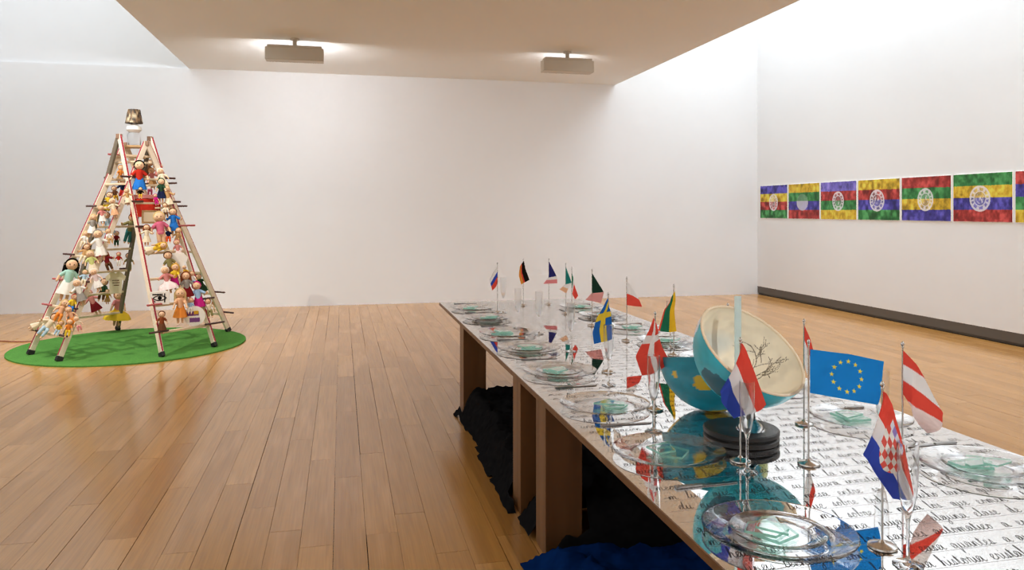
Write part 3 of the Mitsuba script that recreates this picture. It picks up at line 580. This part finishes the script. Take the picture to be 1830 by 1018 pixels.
FT = {'a': [(-3.386, 9.411), (-2.94, 8.929)], 'b': [(-1.916, 8.948), (-1.452, 9.467)], 'c': [(-3.40, 10.55), (-2.927, 11.069)], 'd': [(-1.92, 11.05), (-1.457, 10.642)]}
TPB, TPA = [(-2.57, 9.79), (-2.29, 10.05)], [(-2.57, 10.03), (-2.27, 9.78)]
def rr(seed, lo, hi):
    r = random.Random(seed); return [(t, (r.uniform(*lo), r.uniform(*hi)) if r.random() < .62 else None) for t in RU]
stepladder('cream stepladder with red edges, its front half at the right, its back half dark', [(FT['b'], TPB), (FT['c'], TPB)], 2.52, [('m_rail_light', 'm_rail_red'), ('m_rail_dark', 'm_rail_brown')], [rr(1, (.05, .15), (.1, .22)), rr(2, (.0, .05), (.0, .05))])
stepladder('cream stepladder with red edges whose front half leans in from the left', [(FT['a'], TPA), (FT['d'], [TPA[0], TPA[1]])], 2.44, [('m_rail_light', 'm_rail_red'), ('m_rail_light', 'm_rail_red')], [rr(3, (.05, .15), (.06, .16)), rr(4, (.0, .1), (.12, .24))])
put('top_board', chamfer(-2.57, 9.80, 2.375, -2.27, 10.04, 2.40, .003), 'm_plank_tan'); tag('top_board', 'tan wooden board laid across the tops of the ladders', 'board')
# lamp on the board
def shade_col(P):
    n = meshkit.fbm(P * 22, 3, 3); return np.where((n > .60)[:, None], (.62, .52, .36), np.where((n > .50)[:, None], (.20, .12, .06), (.035, .025, .02)))
LX, LY, LZ = -2.44, 9.92, 2.4012
tag('table_lamp', 'lamp with a dark mottled shade on a clear jar, standing on top of the ladders', 'lamp')
sh = lathe([(.098, .0), (.068, .165), (.065, .165), (.095, .0), (.098, .0)], 64)
sh = sh.subdivide(); sh = sh.subdivide(); sh.apply_translation((LX, LY, LZ + .27))
put('table_lamp__shade', sh, 'm_print', True, color=shade_col(sh.vertices))
put('table_lamp__base', lathe([(0, 0), (.07, 0), (.075, .004), (.075, .13), (.06, .155), (.05, .16), (.05, .156), (.067, .128), (.067, .006), (0, .006)], 40).apply_translation((LX, LY, LZ)), 'm_glass', 35)
put('table_lamp__neck', lathe([(0, .162), (.06, .162), (.085, .19), (.08, .225), (.05, .25), (.012, .27), (.012, .42), (0, .42)], 32).apply_translation((LX, LY, LZ)), 'm_doll_white', 35)

# ------------------------------------------------------------------ dolls
def ball(p, r): return m3.Manifold.sphere(r, 14).translate([float(v) for v in p])
def limb(*pr): return sum((m3.Manifold.batch_hull([ball(pr[i][:3], pr[i][3]), ball(pr[i + 1][:3], pr[i + 1][3])]) for i in range(1, len(pr) - 1)), m3.Manifold.batch_hull([ball(pr[0][:3], pr[0][3]), ball(pr[1][:3], pr[1][3])]))
def tm(man):
    g = man.to_mesh(); m = trimesh.Trimesh(g.vert_properties[:, :3], g.tri_verts, process=False); m.merge_vertices(); return m
# unit-height dolls, front towards -y, feet near z = -.5, crown near z = +.5
HEAD = (0, 0, .36)
def head_mesh():
    h = ball(HEAD, .13) + ball((0, -.128, .34), .018) + ball((-.13, 0, .35), .022) + ball((.13, 0, .35), .022)
    return h + limb((0, 0, .12, .05), (0, 0, .28, .045))
def body(pose, k):
    m = head_mesh() + limb((0, 0, .17, .085), (0, 0, .02, .075), (0, 0, -.05, .085))
    up = {0: (.20, .0), 1: (.26, -.06), 2: (.15, -.16)}[k]
    for s in (-1, 1):
        m = m + limb((s * .09, 0, .18, .036), (s * up[0], up[1], .06, .03), (s * (up[0] + .03), up[1] - .07, -.04 if k != 1 else .12, .026))
        if pose == 'sit': m = m + limb((s * .055, 0, -.06, .05), (s * .07, -.20, -.09, .042), (s * .075, -.22, -.34, .034), (s * .075, -.27, -.36, .03))
        else: m = m + limb((s * .05, 0, -.06, .05), (s * .055, -.01, -.26, .04), (s * .06, 0, -.46, .032), (s * .06, -.05, -.475, .028))
    return tm(m)
def hair(kind):
    cap = m3.Manifold.sphere(.148, 18).translate([0, .012, .372]) - m3.Manifold.cube([.5, .3, .5], True).translate([0, -.18, .26]) 
    if kind == 'long': cap = cap + limb((0, .09, .38, .11), (0, .10, .22, .10), (0, .09, .06, .07)) + limb((-.12, .03, .36, .045), (-.13, .02, .18, .04)) + limb((.12, .03, .36, .045), (.13, .02, .18, .04))
    else: cap = cap + ball((0, .10, .33), .07)
    return tm(cap - ball(HEAD, .129))
def top(pose, k):
    m = limb((0, 0, .175, .10), (0, 0, .02, .092), (0, 0, -.05, .098)); up = {0: (.20, .0), 1: (.26, -.06), 2: (.15, -.16)}[k]
    for s in (-1, 1): m = m + limb((s * .09, 0, .18, .05), (s * (.09 + (up[0] - .09) * .7), up[1] * .7, .10, .046))
    return tm(m)
def skirt(w): 
    prof = [(.10, .0), (.115, -.06), (.135 * w, -.18), (.165 * w, -.33), (.155 * w, -.33), (.125 * w, -.18), (.10, -.06), (.085, .0), (.10, .0)]
    m = trimesh.creation.revolve(np.array(prof), sections=28); v = m.vertices.copy(); a = np.arctan2(v[:, 1], v[:, 0]); k = 1 + .09 * np.sin(a * 7) * np.clip(-v[:, 2] / .33, 0, 1)
    v[:, 0] *= k; v[:, 1] *= k * .85; m.vertices = v; return m
def trousers(pose):
    m = limb((0, 0, -.03, .097), (0, 0, -.07, .09))
    for s in (-1, 1):
        m = m + (limb((s * .055, 0, -.06, .062), (s * .07, -.19, -.09, .056), (s * .075, -.22, -.28, .046)) if pose == 'sit' else limb((s * .05, 0, -.06, .062), (s * .055, -.01, -.26, .052), (s * .06, 0, -.42, .046)))
    return tm(m)
EYES = cat(*[trimesh.creation.icosphere(1, .012).apply_translation((s * .045, -.122, .375)) for s in (-1, 1)])
_dc = {}
def cached(key, fn):
    if key not in _dc: _dc[key] = mikit.ply(fn(), None, smooth=50)
    return _dc[key]
eyes = mikit.ply(EYES, 'm_black')
def doll(x, y, z, h, pose, hk, hc, skin, tc, bc, roll, label, k):
    n = name('doll'); tag(n, label, 'doll', 'dolls fastened to the ladders')
    az = math.degrees(math.atan2(x, y))          # faces the room's near end
    W = T().translate([x, y, z]).rotate([0, 0, 1], -az).rotate([0, 1, 0], roll).scale(h * 1.2)
    def p(nm, d, m): scene[f'{n}__{nm}'] = {**d, 'bsdf': {'type': 'ref', 'id': 'm_doll_' + m}, 'to_world': W}
    pp = 'sit' if pose == 'sit' else 'stand'
    p('body', cached(('b', pp, k), lambda: body(pp, k)), skin); p('hair', cached(('h', hk), lambda: hair(hk)), hc); p('blouse', cached(('t', pp, k), lambda: top(pp, k)), tc)
    if pose == 'sit': p('trousers', cached(('p', 'sit'), lambda: trousers('sit')), bc)
    elif bc == 'teal' or tc == 'pink' or bc == 'redorange': p('trousers', cached(('p', 'stand'), lambda: trousers('stand')), bc)
    else: p('skirt', cached(('s', pose == 'wide'), lambda: skirt(2.1 if pose == 'wide' else 1.15)), bc)
    scene[f'{n}__eyes'] = {**eyes, 'to_world': W}
DOLLS = [
    (-2.991, 9.394, 0.841, 0.40, 'stand', 'long', 'black', 'skin', 'mint', 'white', 12, 'large doll with long black hair and mint blouse, sticking out left of the ladders'),
    (-2.788, 9.102, 0.729, 0.24, 'stand', 'short', 'white', 'skin', 'white', 'grey', -15, 'doll in a white tunic with a grey panel, below the black haired doll'),
    (-2.863, 9.097, 0.591, 0.21, 'sit', 'short', 'red', 'skin', 'yellow', 'blue', 20, 'clown doll in red, yellow and blue, low on the left ladder'),
    (-3.005, 9.194, 0.503, 0.25, 'sit', 'long', 'blond', 'skin', 'peach', 'orange', 25, 'doll with pale blond hair and peach dress, above the lowest left dolls'),
    (-3.161, 9.262, 0.345, 0.28, 'sit', 'short', 'brown', 'skin', 'cream', 'paleblue', 40, 'doll with brown hair and pale blue trousers, lowest at the far left'),
    (-3.291, 9.411, 0.358, 0.19, 'lie', 'short', 'white', 'skin', 'cream', 'cream', 60, 'small cream doll leaning outward behind the lowest left doll'),
    (-2.795, 9.567, 1.446, 0.22, 'stand', 'long', 'blond', 'skin', 'grey', 'white', 5, 'doll with blond hair and grey top, upper left edge of the pyramid'),
    (-2.630, 9.252, 1.233, 0.29, 'stand', 'short', 'grey', 'skin', 'white', 'white', -8, 'doll in a long plain white dress on the left ladder'),
    (-2.837, 10.320, 1.439, 0.28, 'stand', 'short', 'brown', 'skin', 'paleblue', 'paleblue', -12, 'doll in a pale blue dress behind the red edged rail'),
    (-2.693, 9.197, 1.038, 0.24, 'stand', 'short', 'blond', 'skin', 'lime', 'cream', -10, 'doll in a lime and cream dress, right of the black haired doll'),
    (-2.833, 9.401, 1.121, 0.21, 'sit', 'long', 'brown', 'skin', 'tan', 'cream', 18, 'doll with brown hair reaching up above the black haired doll'),
    (-2.841, 8.923, 0.355, 0.18, 'sit', 'short', 'orange', 'skin', 'orange', 'yellow', 10, 'orange and yellow doll sitting at the lowest left rod'),
    (-2.829, 8.987, 0.477, 0.19, 'stand', 'short', 'peach', 'skin', 'peach', 'orange', -20, 'crocheted peach and orange doll beside the left rail'),
    (-2.803, 10.170, 1.716, 0.22, 'stand', 'short', 'brown', 'skin', 'yellow', 'yellow', 15, 'doll in a bright yellow dress, upper left'),
    (-2.721, 10.194, 1.813, 0.18, 'sit', 'short', 'brown', 'skin', 'brown', 'gold', -10, 'brown doll with gold skirt, right of the yellow one'),
    (-2.845, 10.188, 1.620, 0.18, 'sit', 'short', 'brown', 'skin', 'purple', 'white', 0, 'doll in a purple patterned top, under the yellow dress'),
    (-2.647, 10.227, 1.884, 0.21, 'stand', 'short', 'darkgreen', 'skin', 'navy', 'red', -5, 'doll in navy and red with a green cap, behind the left rail'),
    (-2.643, 10.113, 2.059, 0.19, 'stand', 'short', 'orange', 'skin', 'orange', 'tan', 5, 'orange haired doll near the top, left side'),
    (-2.309, 9.620, 2.000, 0.34, 'stand', 'short', 'black', 'skin', 'red', 'blue', 0, 'doll in red top and blue apron at the centre near the top'),
    (-2.397, 10.340, 2.121, 0.24, 'sit', 'short', 'brown', 'skin', 'brown', 'brown', 20, 'brown wooden jointed doll under the top board'),
    (-2.103, 9.765, 1.861, 0.24, 'stand', 'short', 'darkgreen', 'skin', 'darkgreen', 'navy', 0, 'doll in dark green plaid, right of the centre near the top'),
    (-2.393, 10.495, 1.900, 0.20, 'sit', 'short', 'pink', 'skin', 'white', 'pink', 0, 'white and pink doll between the plaid doll and the blue apron doll'),
    (-2.278, 9.540, 1.815, 0.13, 'sit', 'short', 'black', 'skin', 'black', 'gold', 0, 'tiny black and gold doll above the red box'),
    (-2.134, 9.654, 1.739, 0.13, 'sit', 'short', 'magenta', 'skin', 'magenta', 'magenta', -10, 'tiny magenta doll on the right corner of the red box'),
    (-2.057, 9.522, 1.385, 0.37, 'stand', 'short', 'blond', 'skin', 'pink', 'skinc', -6, 'slim fashion doll in a pink swimsuit on the right ladder'),
    (-1.953, 9.701, 1.487, 0.27, 'stand', 'short', 'brown', 'skin', 'blue', 'blue', -4, 'doll in a bright blue dress at the right edge'),
    (-1.981, 9.568, 1.324, 0.18, 'sit', 'short', 'navy', 'skin', 'navy', 'redorange', 0, 'navy doll with red orange legs under the blue dress'),
    (-1.899, 9.647, 1.301, 0.19, 'sit', 'short', 'tan', 'skin', 'tan', 'tan', 8, 'doll in a tan skirt below the blue dress, outermost right'),
    (-2.171, 9.365, 1.339, 0.20, 'stand', 'long', 'auburn', 'skin', 'cream', 'cream', 0, 'auburn haired doll beside the front rail'),
    (-2.088, 9.363, 1.184, 0.23, 'lie', 'long', 'gold', 'skin', 'yellow', 'cream', 70, 'doll in yellow lying across a rung of the right ladder'),
    (-1.931, 9.415, 0.986, 0.27, 'stand', 'short', 'brown', 'skin', 'olive', 'brown', -12, 'olive and brown doll left of the white card'),
    (-2.034, 9.792, 1.781, 0.23, 'stand', 'short', 'blond', 'skin', 'tan', 'cream', -10, 'blond doll in a tan coat, right edge below the plaid doll'),
    (-2.190, 9.994, 2.154, 0.23, 'stand', 'long', 'peach', 'skin', 'peach', 'rose', -14, 'peach doll hanging just below the top on the right'),
    (-2.102, 9.850, 1.998, 0.23, 'stand', 'short', 'white', 'skin', 'cream', 'cream', -16, 'pale cream doll above the plaid doll at the right edge'),
    (-2.642, 10.567, 1.390, 0.33, 'stand', 'short', 'brown', 'skin', 'olive', 'teal', 14, 'doll in olive top and long teal trousers, in the middle of the pyramid'),
    (-2.789, 10.500, 1.250, 0.18, 'sit', 'short', 'darkred', 'skin', 'darkred', 'darkgreen', 0, 'small dark red doll left of the teal trousers'),
    (-2.806, 10.663, 0.984, 0.16, 'sit', 'short', 'red', 'skin', 'red', 'white', 0, 'tiny red hooded doll on a middle rung'),
    (-2.911, 10.562, 0.963, 0.26, 'sit', 'long', 'auburn', 'skin', 'darkred', 'brown', -20, 'auburn haired doll in dark red, behind the front left rail'),
    (-3.011, 10.712, 0.579, 0.27, 'sit', 'short', 'brown', 'skin', 'darkgreen', 'brown', 10, 'brown doll in a dark green skirt, left of the cream shirt'),
    (-2.978, 10.805, 0.495, 0.16, 'stand', 'short', 'gold', 'skin', 'gold', 'tan', 0, 'small gold doll under the dark green skirt'),
    (-3.117, 10.690, 0.440, 0.29, 'stand', 'short', 'rose', 'skin', 'rose', 'darkred', -24, 'doll in red patterned cloth behind the lower left rail'),
    (-2.903, 11.005, 0.322, 0.39, 'wide', 'short', 'auburn', 'skin', 'rose', 'yellow', 5, 'doll in a wide yellow skirt, low in the middle'),
    (-2.719, 10.794, 0.930, 0.22, 'sit', 'short', 'brown', 'skin', 'olive', 'olive', 0, 'olive doll on the dark back rail'),
    (-1.944, 9.303, 0.828, 0.26, 'wide', 'short', 'white', 'skin', 'rose', 'palepink', -10, 'doll in a very pale pink wide skirt, above the eye sign'),
    (-1.879, 9.394, 0.857, 0.25, 'stand', 'long', 'gold', 'skin', 'yellow', 'magenta', 4, 'blond doll in yellow with a magenta spot, right ladder'),
    (-1.757, 9.453, 0.733, 0.29, 'stand', 'long', 'auburn', 'skin', 'grey', 'darkred', -6, 'doll with auburn hair and grey plaid dress, right ladder'),
    (-1.643, 9.502, 0.607, 0.30, 'stand', 'short', 'magenta', 'skin', 'lightblue', 'magenta', -8, 'doll in light blue and magenta, right edge of the right ladder'),
    (-1.797, 9.284, 0.532, 0.33, 'stand', 'long', 'blond', 'skin', 'peach', 'orange', 0, 'blond doll in an orange skirt, right ladder above the lowest rung'),
    (-1.939, 9.032, 0.381, 0.21, 'stand', 'short', 'brown', 'skin', 'auburn', 'brown', 0, 'small brown doll by the lowest rung of the right ladder'),
    (-1.798, 10.635, 0.647, 0.25, 'stand', 'short', 'brown', 'skin', 'darkgreen', 'darkgreen', -22, 'doll in a dark green dress behind the right rail'),
    (-1.637, 10.673, 0.373, 0.19, 'sit', 'short', 'peach', 'skin', 'peach', 'cream', -10, 'small peach doll outside the far right rail'),
    (-1.525, 9.540, 0.454, 0.21, 'sit', 'short', 'brown', 'skin', 'cream', 'olive', -10, 'cream and olive doll at the lower right edge'),
    (-2.905, 10.734, 0.719, 0.16, 'sit', 'short', 'tan', 'skin', 'tan', 'brown', 0, 'small tan doll left of the cream shirt, under a rung'),
    (-2.877, 9.545, 1.274, 0.19, 'sit', 'long', 'blond', 'skin', 'white', 'cream', 14, 'white doll with blond hair, outermost at the upper left edge'),
    (-2.683, 9.523, 1.569, 0.18, 'stand', 'short', 'peach', 'skin', 'rose', 'white', -6, 'rose and white doll just under the purple patterned one'),
    (-2.527, 9.404, 1.645, 0.19, 'stand', 'short', 'cream', 'skin', 'cream', 'peach', -10, 'cream and peach doll beside the crossing of the left rails'),
    (-2.506, 9.175, 1.322, 0.16, 'sit', 'short', 'tan', 'skin', 'white', 'tan', -12, 'white and tan doll between the pale blue dress and the rail'),
    (-2.583, 8.971, 0.870, 0.21, 'stand', 'short', 'white', 'skin', 'palepink', 'white', -16, 'pale pink doll close to the red edge, lower left'),
    (-2.762, 9.164, 0.869, 0.17, 'sit', 'short', 'olive', 'skin', 'paleblue', 'cream', 8, 'small pale blue doll under the lime dress'),
    (-2.986, 9.068, 0.338, 0.16, 'sit', 'short', 'gold', 'skin', 'gold', 'paleblue', 24, 'gold haired small doll under the peach dress'),
    (-2.712, 8.820, 0.413, 0.15, 'sit', 'short', 'cream', 'skin', 'cream', 'rose', -16, 'cream and rose doll at the lowest left rail'),
    (-2.354, 9.296, 1.772, 0.16, 'stand', 'short', 'tan', 'skin', 'tan', 'cream', -8, 'tan doll where the left ladder crosses the front rail'),
    (-2.036, 9.682, 1.607, 0.17, 'sit', 'short', 'brown', 'skin', 'cream', 'brown', -6, 'cream and brown doll above the blue dress'),
    (-1.879, 9.580, 1.158, 0.20, 'stand', 'short', 'rose', 'skin', 'rose', 'palepink', -10, 'rose doll above the white card'),
    (-1.792, 9.509, 0.885, 0.16, 'sit', 'short', 'white', 'skin', 'gold', 'rose', -6, 'gold and rose small doll under the white card'),
    (-1.707, 9.551, 0.801, 0.17, 'sit', 'short', 'tan', 'skin', 'white', 'lightblue', -10, 'white and light blue small doll at the right rail'),
    (-1.705, 9.371, 0.506, 0.17, 'sit', 'short', 'rose', 'skin', 'lightblue', 'white', 4, 'light blue small doll beside the orange skirt'),
    (-2.294, 10.170, 2.023, 0.21, 'stand', 'short', 'tan', 'skin', 'rose', 'tan', -6, 'rose and tan doll behind the blue apron doll'),
]
for i, d in enumerate(DOLLS): doll(*d, i % 3)
# other things hung on the ladders
def slab(px, py, pz, w, h, t, az=14): 
    b = chamfer(-w / 2, -t / 2, -h / 2, w / 2, t / 2, h / 2, min(t, .01) * .3); b.apply_transform(trimesh.transformations.rotation_matrix(math.radians(az), [0, 0, 1])); b.apply_translation((px, py, pz)); return b
tag('red_box', 'red box hung in the upper middle of the pyramid', 'box'); put('red_box__body', slab(-2.40, 10.30, 1.655, .34, .23, .12), 'm_doll_red'); put('red_box__lid', slab(-2.40, 10.298, 1.795, .35, .045, .13), 'm_doll_rose')
tag('picture_frame', 'small tan frame with a pale panel under the red box', 'frame'); fr = []
for dx, dz, w, h in ((0, .068, .20, .022), (0, -.068, .20, .022), (-.09, 0, .022, .115), (.09, 0, .022, .115)):
    fr.append(slab(-2.20 + dx * .97, 9.70 + dx * .25, 1.545 + dz, w, h, .02))
put('picture_frame__frame', cat(*fr), 'm_plank_tan'); put('picture_frame__panel', slab(-2.20, 9.70, 1.545, .165, .118, .008), 'm_doll_cream')
def shirt(px, py, pz, w, h, m, key, lab, az=14, marks=None):
    p = sg.Polygon([(-.32, -.5), (.32, -.5), (.34, .2), (.5, .12), (.56, .28), (.3, .48), (.12, .5), (0, .42), (-.12, .5), (-.3, .48), (-.56, .28), (-.5, .12), (-.34, .2)]).buffer(.03)
    e = trimesh.creation.extrude_polygon(p, .03); e.apply_scale((w, h, .6)); e.apply_transform(trimesh.transformations.rotation_matrix(math.pi / 2, [1, 0, 0])); e.apply_transform(trimesh.transformations.rotation_matrix(math.radians(az), [0, 0, 1])); e.apply_translation((px, py, pz))
    tag(key, lab, 'shirt'); put(key + '__cloth', e, m)
    if marks:
        a = math.radians(az); rt, fwd = np.array([math.cos(a), math.sin(a), 0]), np.array([math.sin(a), -math.cos(a), 0]); ms = []
        for dx, dz, ww, hh in marks:
            c_ = np.array([px, py, pz]) + rt * dx * w + fwd * .024; ms.append(slab(c_[0], c_[1], c_[2] + dz * h, ww * w, hh * h, .003, az))
        put(key + '__lettering', cat(*ms), 'm_doll_brown')
shirt(-2.84, 10.66, .69, .20, .26, 'm_doll_cream', 'small_shirt', 'cream sleeveless doll shirt with two lines of lettering, in the middle of the pyramid', 14, [(0, .12, .4, .03), (.02, 0, .42, .03), (.05, -.12, .3, .03)])
shirt(-1.853, 9.50, .993, .16, .26, 'm_doll_white', 'small_shirt_001', 'plain white doll shirt hanging on the right ladder')
tag('eye_sign', 'small white sign printed with a black eye, right of the front rail', 'sign'); put('eye_sign__board', slab(-1.985, 9.15, .640, .20, .15, .008), 'm_doll_white')
ey = []
th = np.linspace(0, 2 * math.pi, 40, endpoint=False)
almond = sg.Polygon([(.07 * math.cos(t), .030 * math.sin(t) * abs(math.sin(t)) ** .3) for t in th])
for pol in (almond.difference(almond.buffer(-.008)), sg.Point(0, 0).buffer(.02), sg.box(-.075, .035, .03, .047), sg.box(.045, -.05, .055, .05), sg.box(-.08, -.045, -.045, -.03)):
    for g in getattr(pol, 'geoms', [pol]):
        e = trimesh.creation.extrude_polygon(g, .003); e.apply_transform(trimesh.transformations.rotation_matrix(math.pi / 2, [1, 0, 0])); e.apply_transform(trimesh.transformations.rotation_matrix(math.radians(14), [0, 0, 1])); e.apply_translation((-1.985 + .0045 * math.sin(math.radians(14)), 9.15 - .0045, .640)); ey.append(e)
put('eye_sign__print', cat(*ey), 'm_black')
tag('printed_bib', 'white bib with purple and yellow print at the foot of the right ladder', 'bib')
bp = sg.Point(0, 0).buffer(.115, 24); e = trimesh.creation.extrude_polygon(bp, .012); e.apply_transform(trimesh.transformations.rotation_matrix(math.pi / 2, [1, 0, 0])); e.apply_transform(trimesh.transformations.rotation_matrix(math.radians(14), [0, 0, 1])); e.apply_translation((-1.66, 9.37, .40)); put('printed_bib__cloth', e, 'm_doll_white')
put('printed_bib__print', cat(slab(-1.675, 9.353, .43, .13, .05, .004), slab(-1.655, 9.358, .355, .11, .05, .004)), 'm_doll_purple'); put('printed_bib__patch', slab(-1.64, 9.360, .44, .05, .04, .006), 'm_doll_gold')
put('power_cord', tube(spline([(-4.9, 10.62, .007), (-4.4, 10.56, .007), (-4.12, 10.537, .007), (-3.95, 10.46, .007), (-3.8, 10.43, .007), (-3.62, 10.47, .008)], 8), .006, 8), 'm_cord', 40); tag('power_cord', 'thin reddish power cord on the floor left of the green mat', 'cord')
